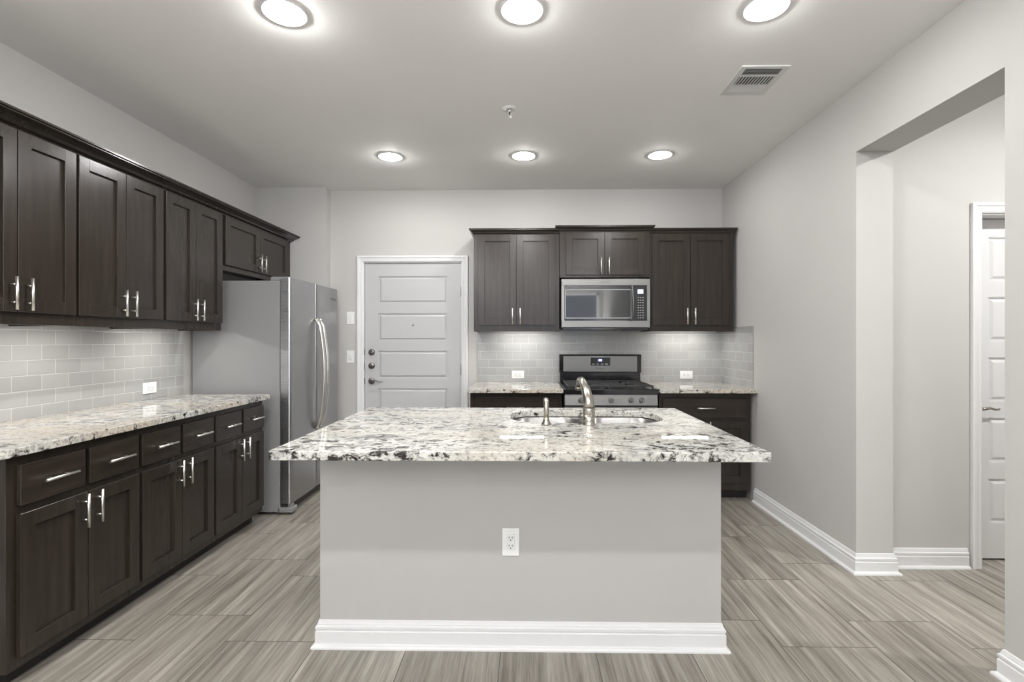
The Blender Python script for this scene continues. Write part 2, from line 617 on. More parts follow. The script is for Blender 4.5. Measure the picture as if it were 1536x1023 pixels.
# ------------------------------------------------------------------ doors
def panel_door(name, x0, x1, top, yf, label, knob_left=True, stile=0.128, deadbolts=0, mat='door', wall_y=0.0, z0=0.012):
    """moulded five-panel door; opening x0..x1; slab front at y=yf; local = world"""
    root = thing(name, label, 'door', ((x0 + x1) / 2, yf, 0))
    struct(root)
    W = x1 - x0
    h = W / 2
    g = 0.004
    b = MB()
    y0, y1 = 0.0, 0.04
    rec = 0.010
    b.box(-h + g, h - g, rec, y1, z0, top - g)
    px0, px1 = -h + g + stile, h - g - stile
    zs = [(0.22, 0.484), (0.582, 0.846), (0.942, 1.206), (1.30, 1.566), (1.66, 1.922)]
    b.box(-h + g, px0, y0, rec, z0, top - g)
    b.box(px1, h - g, y0, rec, z0, top - g)
    edges = [z0] + [v for z in zs for v in z] + [top - g]
    for k in range(0, len(edges), 2):
        b.box(px0, px1, y0, rec, edges[k], edges[k + 1])
    for a, c in zs:
        # sloping sticking around each field, and the raised field
        b.frustum(px0 + .014, px1 - .014, a + .014, c - .014, rec, 0.0015, .016)
        for (ax, bx, az, bz) in ((px0, px1, a, a + .006), (px0, px1, c - .006, c), (px0, px0 + .006, a, c), (px1 - .006, px1, a, c)):
            b.box(ax, bx, 0.004, rec, az, bz)
    slab = b.build('door_slab', M[mat], root)
    # jamb and casing
    j = MB()
    wy = wall_y - yf
    ox = h + 0.018
    j.box(-ox, -h, wy, wy + .12, 0, top + .018)
    j.box(h, ox, wy, wy + .12, 0, top + .018)
    j.box(-h, h, wy, wy + .12, top, top + .018)
    j.box(-h, -h + .012, 0.042, .055, 0, top)
    j.box(h - .012, h, 0.042, .055, 0, top)
    j.box(-h, h, 0.042, .055, top - .012, top)
    j.build('door_frame', M['white'], root)
    c = MB()
    cw = 0.058
    prof = [(0, 0), (0, .018), (.006, .020), (.018, .020), (.021, .016), (.040, .013), (.046, .015), (.052, .013), (cw, .010), (cw, 0)]
    # casing: three mitred pieces; profile across = outer->inner
    inn = h + 0.008
    tp = top + 0.008
    for sgn in (-1, 1):
        bm = bmesh.new()
        lo, hi = [], []
        for d, t in prof:
            off = cw - d
            lo.append(bm.verts.new((sgn * (inn + off), wy - t, 0)))
            hi.append(bm.verts.new((sgn * (inn + off), wy - t, tp + off)))
        k = len(prof)
        for q in range(k):
            bm.faces.new((lo[q], lo[(q + 1) % k], hi[(q + 1) % k], hi[q]))
        bm.faces.new(lo)
        bm.faces.new(hi[::-1])
        bmesh.ops.recalc_face_normals(bm, faces=bm.faces[:])
        c.add(bm)
    bm = bmesh.new()
    lo, hi = [], []
    for d, t in prof:
        off = cw - d
        lo.append(bm.verts.new((-(inn + off), wy - t, tp + off)))
        hi.append(bm.verts.new(((inn + off), wy - t, tp + off)))
    k = len(prof)
    for q in range(k):
        bm.faces.new((lo[q], lo[(q + 1) % k], hi[(q + 1) % k], hi[q]))
    bm.faces.new(lo)
    bm.faces.new(hi[::-1])
    bmesh.ops.recalc_face_normals(bm, faces=bm.faces[:])
    c.add(bm)
    c.build('door_casing', M['white'], root)
    return root, h


# entry door
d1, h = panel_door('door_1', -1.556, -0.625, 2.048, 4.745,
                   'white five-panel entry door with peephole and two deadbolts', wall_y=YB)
xk = -h + 0.068
for z in (1.193, 1.063):
    o = MB().lathe([(.031, 0), (.031, -.006), (.026, -.014), (.014, -.016)], (xk, 0, z), axis='y').build('deadbolt', M['chrome'], d1)
    t = MB().box(xk - .004, xk + .004, -.034, -.015, z - .014, z + .014, .002).build('thumb_turn', M['chrome'], o)


def lever(root, xk, z, direction, mat):
    o = MB().lathe([(.031, 0), (.031, -.006), (.025, -.012), (.013, -.014), (.012, -.045)], (xk, 0, z), axis='y')
    o.tube([(xk, -.045, z), (xk + .02 * direction, -.05, z + .002), (xk + .05 * direction, -.05, z + .006), (xk + .08 * direction, -.047, z - .002),
            (xk + .105 * direction, -.044, z - .003), (xk + .115 * direction, -.04, z + .002)], [.011, .010, .008, .007, .006, .004], 12)
    return o.build('lever_handle', mat, root)


lever(d1, xk, 0.917, 1, M['chrome'])
MB().lathe([(.009, 0.009), (.009, 0.0), (.006, -.002)], (0.0, 0, 1.452), axis='y').build('peephole', M['chrome'], d1)
for z in (1.775, 1.025, 0.25):
    b = MB()
    b.cyl((h - .001, -.008, z - .05), (h - .001, -.008, z + .05), .0065, n=12)
    b.box(h - .004, h + .012, -.003, .001, z - .05, z + .05)
    b.build('hinge', M['chrome'], d1)
for z in (1.193, 1.063, 0.917):
    MB().box(-h - .006, -h + .002, -.012, .004, z - .028, z + .028, .001).build('strike_plate', M['chrome'], d1)
# threshold outside is closed off by a dark sweep
MB().box(-h, h, 0.0, .05, 0, .012).build('threshold', M['chrome'], d1)

# hall door
d2, h2 = panel_door('door_2', 2.618, 3.412, 2.03, 3.0, 'white panelled interior door seen through the hall opening', wall_y=HY1, stile=0.125, mat='white')
lever(d2, -h2 + 0.062 - .02, 0.905, 1, M['nickel'])
# added unseen panels to stop the light leaking behind the door slabs
b = MB()
b.box(DX0 - .1, DX1 + .1, YB + .155, YB + .18, 0, ZC)
b.box(HDX0 - .1, HDX1 + .1, HY1 + .145, HY1 + .17, 0, ZC)
struct(b.build('light_block_behind_doors', M['wall']), 'unseen panels blocking light behind the doors', 'wall')


# ------------------------------------------------------------------ cabinets
def bar_handle(parent, x, z, y, vertical=True, L=0.142, ctr=0.076):
    """satin bar pull on a face at local y, standing out towards -y"""
    b = MB()
    r = 0.0058
    off = 0.032
    if vertical:
        b.cyl((x, y - off, z - L / 2), (x, y - off, z + L / 2), r, n=16)
        for s in (-1, 1):
            b.cyl((x, y + .001, z + s * ctr / 2), (x, y - off, z + s * ctr / 2), .0043, n=12)
    else:
        b.cyl((x - L / 2, y - off, z), (x + L / 2, y - off, z), r, n=16)
        for s in (-1, 1):
            b.cyl((x + s * ctr / 2, y + .001, z), (x + s * ctr / 2, y - off, z), .0043, n=12)
    return b.build('handle', M['handle'], parent)


def shaker(parent, x0, x1, z0, z1, hx=None, hz=None, st=0.058):
    b = MB()
    t = 0.020
    bv = 0.0012
    b.box(x0, x0 + st, -t, -.0005, z0, z1, bv)
    b.box(x1 - st, x1, -t, -.0005, z0, z1, bv)
    b.box(x0 + st - .001, x1 - st + .001, -t, -.0005, z0, z0 + st, bv)
    b.box(x0 + st - .001, x1 - st + .001, -t, -.0005, z1 - st, z1, bv)
    b.box(x0 + st - .002, x1 - st + .002, -.0070, -.001, z0 + st - .002, z1 - st + .002)
    d = b.build('door', M['wood'], parent)
    if hx is not None:
        bar_handle(d, hx, hz, -t)
    return d


def drawer(parent, x0, x1, z0, z1, L=0.142, ctr=0.076):
    b = MB()
    b.box(x0, x1, -.020, -.0005, z0, z1, .0035, 2)
    d = b.build('drawer', M['woodh'], parent)
    bar_handle(d, (x0 + x1) / 2, (z0 + z1) / 2, -.020, False, L, ctr)
    return d


def base_cabinet(name, label, loc, rz, W, doors, drawers, depth, group=None, near_end=False, zd=(0.125, 0.66), zw=(0.690, 0.845), split_handle=0.032):
    root = thing(name, label, 'cabinet', loc, rz, group)
    b = MB()
    b.box(0, W, 0, depth, 0.082, 0.880, .001)
    b.build('carcass', M['wood'], root)
    MB().box(0.0, W, 0.075, depth, 0.0, 0.082).build('toe_kick', M['toe'], root)
    for (x0, x1, hs) in doors:
        shaker(root, x0, x1, zd[0], zd[1], x1 - split_handle if hs > 0 else x0 + split_handle, zd[1] - 0.072)
    for (x0, x1) in drawers:
        drawer(root, x0, x1, zw[0], zw[1])
    return root


# left run: local x -> world +Y, front faces +X
XF = -1.905
starts = [(1.785, 2.397), (2.397, 2.972), (2.972, 3.548)]
dd = [((1.820, 2.104), (2.108, 2.389)), ((2.409, 2.688), (2.692, 2.966)), ((2.986, 3.262), (3.266, 3.534))]
ww = [((1.820, 2.093), (2.116, 2.387)), ((2.409, 2.677), (2.702, 2.966)), ((2.986, 3.258), (3.282, 3.534))]
labs = ['dark espresso base cabinet with two drawers, nearest in the left run',
        'dark espresso base cabinet with two drawers, middle of the left run',
        'dark espresso base cabinet with two drawers beside the fridge']
for (s0, s1), ds, ws, lb in zip(starts, dd, ww, labs):
    base_cabinet('base_cabinet', lb, (XF, s0, 0), PI / 2, s1 - s0 - .0008,
                 [(ds[0][0] - s0, ds[0][1] - s0, 1), (ds[1][0] - s0, ds[1][1] - s0, -1)],
                 [(a - s0, c - s0) for a, c in ws], 0.618, 'base cabinets of the left run')

# back run base cabinets
YF = 4.085
base_cabinet('base_cabinet', 'dark base cabinet between the entry door and the stove', (-0.465, YF, 0), 0, 0.755,
             [(0.034, 0.374, 1), (0.378, 0.718, -1)], [(0.034, 0.718)], 0.64, None, zd=(0.147, 0.650), zw=(0.676, 0.838))
base_cabinet('base_cabinet', 'dark base cabinet right of the stove against the right wall', (1.082, YF, 0), 0, 0.742,
             [(0.026, 0.366, 1), (0.370, 0.712, -1)], [(0.026, 0.712)], 0.64, None, zd=(0.147, 0.650), zw=(0.676, 0.838))


def wall_cabinet(name, label, loc, rz, W, z0, z1, doors, depth, zd, group=None, handle_side=True):
    root = thing(name, label, 'cabinet', (loc[0], loc[1], z0), rz, group)
    H = z1 - z0
    b = MB()
    b.box(0, W, 0.02, depth, 0.042, H, .001)
    b.box(0, W, 0, 0.02, 0.0, H, .001)
    b.box(0, .018, 0.02, depth, 0, 0.042)
    b.box(W - .018, W, 0.02, depth, 0, 0.042)
    b.build('carcass', M['wood'], root)
    for (x0, x1, hs) in doors:
        shaker(root, x0, x1, zd[0] - z0, zd[1] - z0, x1 - .032 if hs > 0 else x0 + .032, zd[0] - z0 + 0.078)
    return root


XU = -2.218
ups = [(1.82, 2.395, (1.833, 2.108), (2.112, 2.389)), (2.395, 2.984, (2.405, 2.690), (2.694, 2.972)), (2.984, 3.572, (2.996, 3.268), (3.272, 3.555))]
labs = ['tall dark wall cabinet cut by the left edge of the photo', 'tall dark wall cabinet, middle of the three over the left counter',
        'tall dark wall cabinet over the left counter next to the fridge']
for (a, c, p, q), lb in zip(ups, labs):
    wall_cabinet('wall_cabinet', lb, (XU, a, 0), PI / 2, c - a - .0008, 1.378, 2.245, [(p[0] - a, p[1] - a, 1), (q[0] - a, q[1] - a, -1)], 0.310,
                 (1.432, 2.220), 'tall wall cabinets over the left counter')
wall_cabinet('wall_cabinet', 'short dark wall cabinet above the fridge', (XU, 3.573, 0), PI / 2, 1.048, 1.822, 2.245,
             [(0.022, 0.490, 1), (0.494, 0.975, -1)], 0.310, (1.862, 2.218))
CROWN = [(0, .0), (.006, .0), (.008, .008), (.014, .012), (.020, .014), (.026, .026), (.040, .036), (.052, .040), (.058, .042), (.058, .048), (.064, .050),
         (.064, .060), (0, .060)]
b = MB()
b.molding([(XU + .001, 1.82), (XU + .001, 4.621)], [(o * 1.5, 2.222 + z * 0.92) for o, z in CROWN])
b.box(XL + .001, XU, 1.82, 4.621, 2.246, 2.277)
tag(b.build('crown_molding', M['woodh']), 'long dark crown molding topping the left wall cabinets', 'molding')


def crown_part(root, W, depth, zbase, h, out, wrap):
    b = MB()
    prof = [(o * out / .064, zbase + z * h / .060) for o, z in CROWN]
    path = []
    if wrap[0]:
        path.append((0, depth - .002))
    path += [(0, 0), (W, 0)]
    if wrap[1]:
        path.append((W, depth - .002))
    b.molding(path, prof)
    return b.build('crown', M['woodh'], root)


r = wall_cabinet('wall_cabinet', 'dark two-door wall cabinet between the entry door and the microwave', (-0.468, 4.385, 0), 0, 0.757, 1.386, 2.256,
                 [(0.040, 0.376, 1), (0.380, 0.718, -1)], 0.343, (1.440, 2.236))
crown_part(r, 0.757, 0.343, 0.852, 0.052, 0.040, (True, False))
r = wall_cabinet('wall_cabinet', 'short dark two-door wall cabinet above the microwave', (0.290, 4.355, 0), 0, 0.785, 1.856, 2.272,
                 [(0.052, 0.388, 1), (0.392, 0.735, -1)], 0.373, (1.878, 2.248))
crown_part(r, 0.785, 0.373, 0.398, 0.052, 0.040, (True, True))
r = wall_cabinet('wall_cabinet', 'dark two-door wall cabinet right of the microwave', (1.076, 4.385, 0), 0, 0.735, 1.386, 2.256,
                 [(0.022, 0.354, 1), (0.358, 0.692, -1)], 0.343, (1.440, 2.236))
crown_part(r, 0.735, 0.343, 0.852, 0.052, 0.028, (False, True))


# under-cabinet lamps
def under_lamp(loc, rz, label, power=UNDER_W, L=0.43, group='under-cabinet light bars'):
    r = thing('under_cabinet_light', label, 'light', loc, rz, group)
    MB().box(-L / 2 - .01, L / 2 + .01, -.035, .035, .006, .0215, .002).build('housing', M['plastic'], r)
    MB().box(-L / 2, L / 2, -.006, .006, .002, .006, .001).build('lens', M['strip'], r)
    o = area('under_cabinet_lamp', (0, 0, 0.0005), (0, 0, 0), L, 0.010, power, (1, 0.975, 0.935))
    o.parent = r
    return r


for x, lb in ((-0.035, 'light bar under the wall cabinet left of the microwave'), (1.445, 'light bar under the wall cabinet right of the microwave')):
    under_lamp((x, 4.56, 1.4055), 0, lb, L=0.42)
for y, lb in ((3.20, 'light bar under the left wall cabinet nearest the fridge'), (2.43, 'light bar under the left wall cabinets further from the fridge')):
    under_lamp((-2.295, y, 1.3975), PI / 2, lb, power=1.7)


# ------------------------------------------------------------------ countertops
def rrect(x0, x1, y0, y1, rad, n=8):
    """counter-clockwise rounded rectangle; rad = one radius or 4 (bl, br, tr, tl)"""
    if not hasattr(rad, '__len__'):
        rad = [rad] * 4
    out = []
    for (cx, cy, a0), r in zip(((x0, y0, PI), (x1, y0, 1.5 * PI), (x1, y1, 0), (x0, y1, 0.5 * PI)), rad):
        sx = 1 if cx == x0 else -1
        sy = 1 if cy == y0 else -1
        for k in range(n + 1):
            a = a0 + (PI / 2) * k / n
            out.append((cx + sx * r + r * math.cos(a), cy + sy * r + r * math.sin(a)))
    return out


def slab(name, outer, holes, z0, z1, mat, label, loc, bev=0.004):
    cu = bpy.data.curves.new(name, 'CURVE')
    cu.dimensions = '2D'
    cu.fill_mode = 'BOTH'
    cu.extrude = (z1 - z0) / 2 - bev
    cu.bevel_depth = bev
    cu.bevel_resolution = 2
    cu.offset = -bev
    for pl in [outer] + holes:
        sp = cu.splines.new('POLY')
        sp.points.add(len(pl) - 1)
        for p, (x, y) in zip(sp.points, pl):
            p.co = (x - loc[0], y - loc[1], 0, 1)
        sp.use_cyclic_u = True
    t = bpy.data.objects.new('t', cu)
    COL.objects.link(t)
    bpy.context.view_layer.update()
    me = bpy.data.meshes.new_from_object(t.evaluated_get(bpy.context.evaluated_depsgraph_get()))
    bpy.data.objects.remove(t)
    me.materials.clear()
    me.materials.append(mat)
    for p in me.polygons:
        p.use_smooth = False
    o = bpy.data.objects.new(name, me)
    COL.objects.link(o)
    o.location = (loc[0], loc[1], (z0 + z1) / 2)
    return tag(o, label, 'countertop')


slab('countertop', rrect(XL + .001, -1.868, 1.735, 3.592, [.002, .03, .012, .002]), [], 0.881, 0.914, M['granitew'],
     'long speckled cream granite countertop along the left wall', (-2.2, 2.6))
slab('countertop', rrect(-0.487, 0.296, 4.005, YB - .001, [.008, .003, .003, .003]), [], 0.881, 0.914, M['granitew'],
     'short speckled granite countertop left of the stove', (-0.1, 4.4))
slab('countertop', rrect(1.071, XR - .001, 4.005, YB - .001, .003), [], 0.881, 0.914, M['granitew'],
     'short speckled granite countertop right of the stove', (1.45, 4.4))
HOLE = rrect(-0.082, 0.688, 2.375, 2.790, [.17, .17, .13, .13], 12)
slab('countertop', rrect(-0.925, 0.862, 1.756, 2.905, .010), [HOLE], 0.880, 0.914, M['granite'],
     'large speckled white granite top of the kitchen island', (0, 2.3))

holes = [[(x + .079 * math.cos(2 * PI * k / 32), y + .079 * math.sin(2 * PI * k / 32)) for k in range(32)] for x, y in DOWNLIGHTS + [(3.0, 1.7)]]
ce = slab('ceiling', [(XL - .15, YR - .15), (HX1 + .15, YR - .15), (HX1 + .15, YB + .15), (XL - .15, YB + .15)], holes, ZC, ZC + .10, M['ceil'],
          'flat pale grey painted ceiling', (0, 0), 0.0)
del ce['category']
ce['category'] = 'ceiling'
ce['kind'] = 'structure'

# island body
isl = thing('kitchen_island', 'pale grey painted kitchen island base under the large granite top', 'island', (-0.03, 2.48, 0))
b = MB()
b.box(-0.855, 0.852, -0.365, -0.245, 0, 0.8795)
b.build('painted_panel', M['island'], isl)
b = MB()
b.box(-0.845, 0.842, -0.245, 0.36, 0.1, 0.64)
b.box(-0.845, 0.0, -0.245, 0.36, 0.64, 0.655)
b.box(-0.845, -0.11, -0.245, 0.36, 0.65, 0.8795)
b.box(0.76, 0.842, -0.245, 0.36, 0.65, 0.8795)
b.box(-0.12, 0.77, -0.245, -0.15, 0.64, 0.8795)
b.box(-0.12, 0.77, 0.335, 0.36, 0.64, 0.8795)
b.build('carcass', M['wood'], isl)
MB().box(-0.845, 0.842, -0.245, 0.29, 0, 0.1).build('toe_kick', M['toe'], isl)
MB().molding([(-0.855, -0.245), (-0.855, -0.365), (0.852, -0.365), (0.852, -0.245)], BASE).build('baseboard', M['white'], isl)
for (x0, x1) in ((-0.83, -0.48), (-0.475, -0.125)):
    d = MB().box(x0, x1, .3605, .38, .13, .86, .002).build('door', M['wood'], isl)
for (x0, x1) in ((-0.1, 0.32), (0.325, 0.745)):
    d = MB().box(x0, x1, .3605, .38, .13, .86, .002).build('door', M['wood'], isl)

# backsplashes
TZ0, TZ1, TT = 0.9145, 1.425, 0.008
b = MB()
b.box(XL + .0005, XL + TT, 1.785, 3.607, TZ0, TZ1 - .04)
o = b.build('tile_backsplash', M['tileL'])
tag(o, 'grey subway tile backsplash on the left wall', 'backsplash')
b = MB()
b.box(-0.468, XR - TT, YB - TT, YB - .0005, TZ0, 1.384)
b.box(0.292, 1.074, YB - TT, YB - .0005, 1.384, 1.48)
o = b.build('tile_backsplash', M['tileB'])
tag(o, 'grey subway tile backsplash behind the stove', 'backsplash')
o = MB().box(XR - TT, XR - .0005, 4.075, YB - TT - .0005, TZ0, TZ1).build('tile_backsplash', M['tileR'])
tag(o, 'narrow return of grey subway tile on the right wall', 'backsplash')

# ------------------------------------------------------------------ sink
sk = thing('kitchen_sink', 'double bowl stainless steel undermount sink in the island top', 'sink', (0.30, 2.58, 0.65))
for (x0, x1, rr, nm) in ((-0.088, 0.300, [.17, .10, .12, .13], 'left_bowl'), (0.318, 0.694, [.10, .17, .13, .10], 'right_bowl')):
    ox0 = x0 - .03 if x0 < 0 else 0.309
    ox1 = 0.309 if x0 < 0 else x1 + .03

    def ring(x0, x1, y0, y1, rad, z):
        return [(x - .30, y - 2.58, z - .65) for x, y in rrect(x0, x1, y0, y1, rad, 8)]
    R = [ring(ox0, ox1, 2.345, 2.82, .004, .8790)]
    R.append(ring(x0 - .001, x1 + .001, 2.369, 2.796, rr, .8790))
    R.append(ring(x0 + .004, x1 - .004, 2.374, 2.791, rr, .8740))
    R.append(ring(x0 + .008, x1 - .008, 2.378, 2.787, rr, .74))
    R.append(ring(x0 + .016, x1 - .016, 2.386, 2.779, rr, .70))
    R.append(ring(x0 + .045, x1 - .045, 2.415, 2.75, [max(.02, q - .03) for q in rr], .683))
    R.append(ring(x0 + .12, x1 - .12, 2.50, 2.66, .04, .680))
    R.append(ring(x0 + .16, x1 - .16, 2.55, 2.61, .015, .679))
    b = MB().loft(R)
    bo = b.build('bowl', M['sink'], sk)
    cxm = (x0 + x1) / 2 - .30
    MB().lathe([(.045, .0), (.045, .003), (.036, .004), (.03, .002)], (cxm, 0, .029), 32).build('drain', M['chrome'], bo)

# faucet (on the near side of the sink, spout reaching away)
fc = thing('faucet', 'brushed nickel pull-out faucet standing behind the sink', 'faucet', (0.290, 2.322, 0.914))
b = MB()
b.lathe([(.031, 0), (.031, .004), (.0285, .008), (.0275, .02), (.027, .05)], n=36)
b.lathe([(.0265, .050), (.0275, .052), (.0275, .078), (.0265, .080)], n=36)
b.build('base', M['nickel'], fc)
pts = [(0, 0, .080), (-.001, .003, .100), (-.003, .014, .125), (-.007, .034, .150), (-.012, .062, .174), (-.017, .095, .192), (-.021, .130, .200),
       (-.024, .165, .195), (-.026, .192, .180), (-.027, .206, .162)]
MB().tube(pts, [.0262, .0260, .0246, .0226, .0203, .0180, .0162, .0150, .0142, .0140], 28).build('spout', M['nickel'], fc)
MB().tube([(-.027, .206, .162), (-.0275, .211, .152), (-.028, .214, .142)], [.0150, .0158, .0145], 24).build('spray_head', M['nickel'], fc)
# side sprayer / soap dispenser
sp = thing('side_sprayer', 'small brushed nickel sprayer standing left of the faucet', 'sprayer', (0.092, 2.330, 0.914))
MB().lathe([(.0235, 0), (.0235, .004), (.017, .013), (.0135, .022), (.0125, .03)], n=28).build('base', M['nickel'], sp)
MB().tube([(0, 0, .03), (0, .001, .066), (0, .003, .092), (0, .012, .107), (0, .026, .113), (0, .040, .110)], [.0105, .0120, .0125, .0135, .0130, .009], 20).build('head', M['nickel'], sp)

# ------------------------------------------------------------------ refrigerator
fr = thing('refrigerator', 'stainless steel side-by-side refrigerator with grey side', 'refrigerator', (-1.765, 3.685, 0), PI / 2)
# local x -> +Y (width .93), local y -> -X (depth)
W = 0.930
b = MB()
b.box(0, W, 0.082, 0.745, 0.02, 1.755, .004)
b.build('body', M['fside'], fr)
for (x0, x1, nm) in ((0.0, 0.452, 'door'), (0.458, W, 'door')):
    # curved door front
    poly = [(x0, .076), (x0, .016), (x0 + .004, .006), (x0 + .014, .001)]
    poly += [(x0 + .06, -.002), ((x0 + x1) / 2, -.004), (x1 - .06, -.002)]
    poly += [(x1 - .014, .001), (x1 - .004, .006), (x1, .016), (x1, .076)]
    d = MB().prism(poly, 0.085, 1.778, 'xy').build('door', M['steely'], fr)
    sgn = 1 if x0 < .1 else -1
    hx = x1 - .030 if sgn > 0 else x0 + .030
    pts, rs = [], []
    for k in range(17):
        t = k / 16
        z = 0.575 + t * 0.915
        bow = math.sin(PI * t)
        pts.append((hx, -.004 - .024 - .056 * bow ** 0.75 if 0 < k < 16 else -.006, z))
    hb = MB()
    hb.tube(pts, .0145, 16, squash=(1.15, 0.8))
    hb.cyl((hx, -.001, .583), (hx, -.03, .587), .011, n=12)
    hb.cyl((hx, -.001, 1.482), (hx, -.03, 1.478), .011, n=12)
    hb.build('handle', M['handle'], d)
    MB().box(x0 + .012, x1 - .012, .076, .082, .10, 1.765).build('gasket', M['rubber'], d)
b = MB()
b.box(0.01, W - .01, 0.03, .082, .03, .08, .004)
b.build('grille', M['blackm'], fr)
for x0 in (0.0, W - .09):
    b = MB()
    b.box(x0, x0 + .09, -.012, .10, .016, .055, .006)
    b.box(x0 + .02, x0 + .06, .0, .06, .055, .082, .003)
    b.build('hinge_foot', M['fside'], fr)
for x, y in ((.06, .15), (W - .06, .15), (.06, .68), (W - .06, .68), (.05, .02), (W - .05, .02)):
    MB().cyl((x, y, 0), (x, y, .03), .018, n=12).build('foot', M['blackm'], fr)
for x0 in (0.01, W - .11):
    MB().box(x0, x0 + .10, .02, .16, 1.7555, 1.785, .006).build('hinge_cover', M['fside'], fr)
lettering('Whirlpool', .028, 'emblem', M['logo'], fr, (W - .12, -.0045, 1.68), (PI / 2, 0, 0))

# ------------------------------------------------------------------ microwave
mw = thing('microwave', 'stainless over-the-range microwave mounted above the stove', 'microwave', (0.299, 4.27, 1.405))
W, H, D = 0.757, 0.430, 0.450
MB().box(0.002, W - .002, .045, D, 0.012, H, .002).build('body', M['blackm'], mw)
b = MB()
xw0, xw1 = .022, .607        # black glass area
# steel surround: top band, bottom band, left strip, divider strip, right strip
b.box(0, W, .0, .045, H - .058, H, .003)
b.box(0, W, .0, .045, .012, .072, .003)
b.box(0, .024, .0, .045, .070, H - .056, .001)
b.box(W - .026, W, .0, .045, .070, H - .056, .001)
b.build('steel_surround', M['steel'], mw)
b = MB()
b.box(.024, .610, .002, .043, .072, H - .058)
dr = b.build('door', M['black'], mw)
b = MB()
b.box(.034, .596, -.0005, .003, .094, H - .094, .001)
b.build('door_glass', M['glass'], dr)
b = MB()
for (a, c, e, f) in ((.034, .596, .090, .0965), (.034, .596, H - .0965, H - .090), (.030, .036, .090, H - .09), (.592, .598, .090, H - .09)):
    b.box(a, c, -.0016, .002, e, f, .0005)
b.build('window_rim', M['grey'], dr)
b = MB()
pts = []
for k in range(13):
    t = k / 12
    pts.append((.590 + .012, -.012 - .034 * math.sin(PI * t), .076 + t * (H - .138)))
b.tube(pts, .0165, 14, squash=(0.45, 1.0))
b.cyl((.602, .002, .083), (.602, -.014, .083), .010, n=12)
b.cyl((.602, .002, H - .069), (.602, -.014, H - .069), .010, n=12)
b.build('handle', M['steel'], dr)
cp = MB().box(.612, W - .026, .001, .043, .072, H - .058).build('control_panel', M['black'], mw)
MB().box(.652, .700, -.0008, .0012, H - .128, H - .092).build('display', M['lcd'], cp)
for r_ in range(9):
    for c_ in range(3):
        MB().box(.652 + c_ * .0195, .664 + c_ * .0195, -.0006, .0012, .092 + r_ * .0215, .0985 + r_ * .0215).build('button', M['grey'], cp)
b = MB()
b.box(.01, W - .01, .01, D - .02, -.010, .012, .003)
b.box(.55, .72, .03, .2, -.014, -.009)
b.build('bottom_vent', M['black'], mw)
lettering('Whirlpool', .020, 'emblem', M['logo'], mw, (W / 2 - .005, -.0006, H - .028), (PI / 2, 0, 0))

# ------------------------------------------------------------------ gas range
rg = thing('gas_range', 'stainless gas stove with black cooktop between the back cabinets', 'stove', (0.303, 4.0, 0))
W = 0.757
MB().box(0.001, W - .001, .045, .70, .03, .905, .002).build('body', M['blackm'], rg)
# cooktop tray
ct = MB()
ct.box(0.0, W, .005, .70, .870, .914, .006, 2)
ct = ct.build('cooktop', M['black'], rg)
b = MB()
b.prism([(.045, .780), (.012, .783), (.020, .869), (.045, .869)], 0.006, W - .006, 'yz')
cpn = b.build('control_panel', M['steel'], rg)
for dx in (-.245, -.160, 0, .160, .245):
    k_ = MB()
    k_.lathe([(.021, .004), (.021, -.010), (.018, -.022), (.016, -.024)], (W / 2 + dx, .014, .825), 28, 'y')
    k_.box(W / 2 + dx - .0045, W / 2 + dx + .0045, -.022, -.006, .807, .843, .002)
    k_.build('knob', M['steel'], rg)
b = MB()
b.box(.004, W - .004, .014, .044, .20, .772, .004)
od = b.build('oven_door', M['steel'], rg)
MB().box(.09, W - .09, .0125, .0145, .32, .62).build('oven_window', M['glass'], od)
b = MB()
b.cyl((.07, -.04, .715), (W - .07, -.04, .715), .012, n=16)
for x in (.1, W - .1):
    b.cyl((x, .014, .715), (x, -.04, .715), .009, n=12)
b.build('oven_handle', M['steel'], od)
MB().box(.004, W - .004, .016, .044, .035, .192, .004).build('storage_drawer', M['steel'], rg)
MB().box(.02, W - .02, .06, .66, 0.0, .03).build('plinth', M['blackm'], rg)
# backguard
b = MB()
b.box(.006, W - .010, .605, .70, .912, 1.02, .004)
b.prism([(.600, 1.008), (.592, 1.168), (.600, 1.177), (.70, 1.177), (.70, 1.008)], 0.0, W - .004, 'yz')
bg = b.build('backguard', M['black'], rg)
b = MB()
b.prism([(.6005, 1.018), (.5905, 1.019), (.5835, 1.160), (.5935, 1.163)], .036, W - .044, 'yz')
b.build('steel_panel', M['steel'], bg)
b = MB()
b.prism([(.5865, 1.074), (.5850, 1.074), (.5815, 1.148), (.5835, 1.148)], .286, .466, 'yz')
dp = b.build('display_panel', M['black'], bg)
MB().prism([(.583, 1.108), (.5820, 1.108), (.5808, 1.138), (.582, 1.138)], .342, .402, 'yz').build('display', M['lcdb'], dp)
MB().prism([(.5822, 1.114), (.5808, 1.114), (.5800, 1.134), (.581, 1.134)], .358, .388, 'yz').build('digits', M['lcd'], dp)
for c_ in range(4):
    MB().prism([(.5855, 1.084), (.5828, 1.084), (.5822, 1.092), (.584, 1.092)], .300 + c_ * .04, .322 + c_ * .04, 'yz').build('button', M['grey'], dp)
lettering('Whirlpool', .020, 'emblem', M['logo'], bg, (W / 2 - .003, .5862, 1.046), (PI / 2 + .05, 0, 0))
# burners
for (x, y, r_) in ((.17, .17, .045), (.17, .46, .038), (.585, .17, .05), (.585, .46, .035), (W / 2, .31, .04)):
    b = MB()
    b.lathe([(r_ + .012, 0), (r_ + .012, .006), (r_, .008), (r_, .016), (r_ - .004, .019)], (x, y, .9135), 28)
    b.build('burner', M['blackm'], rg)
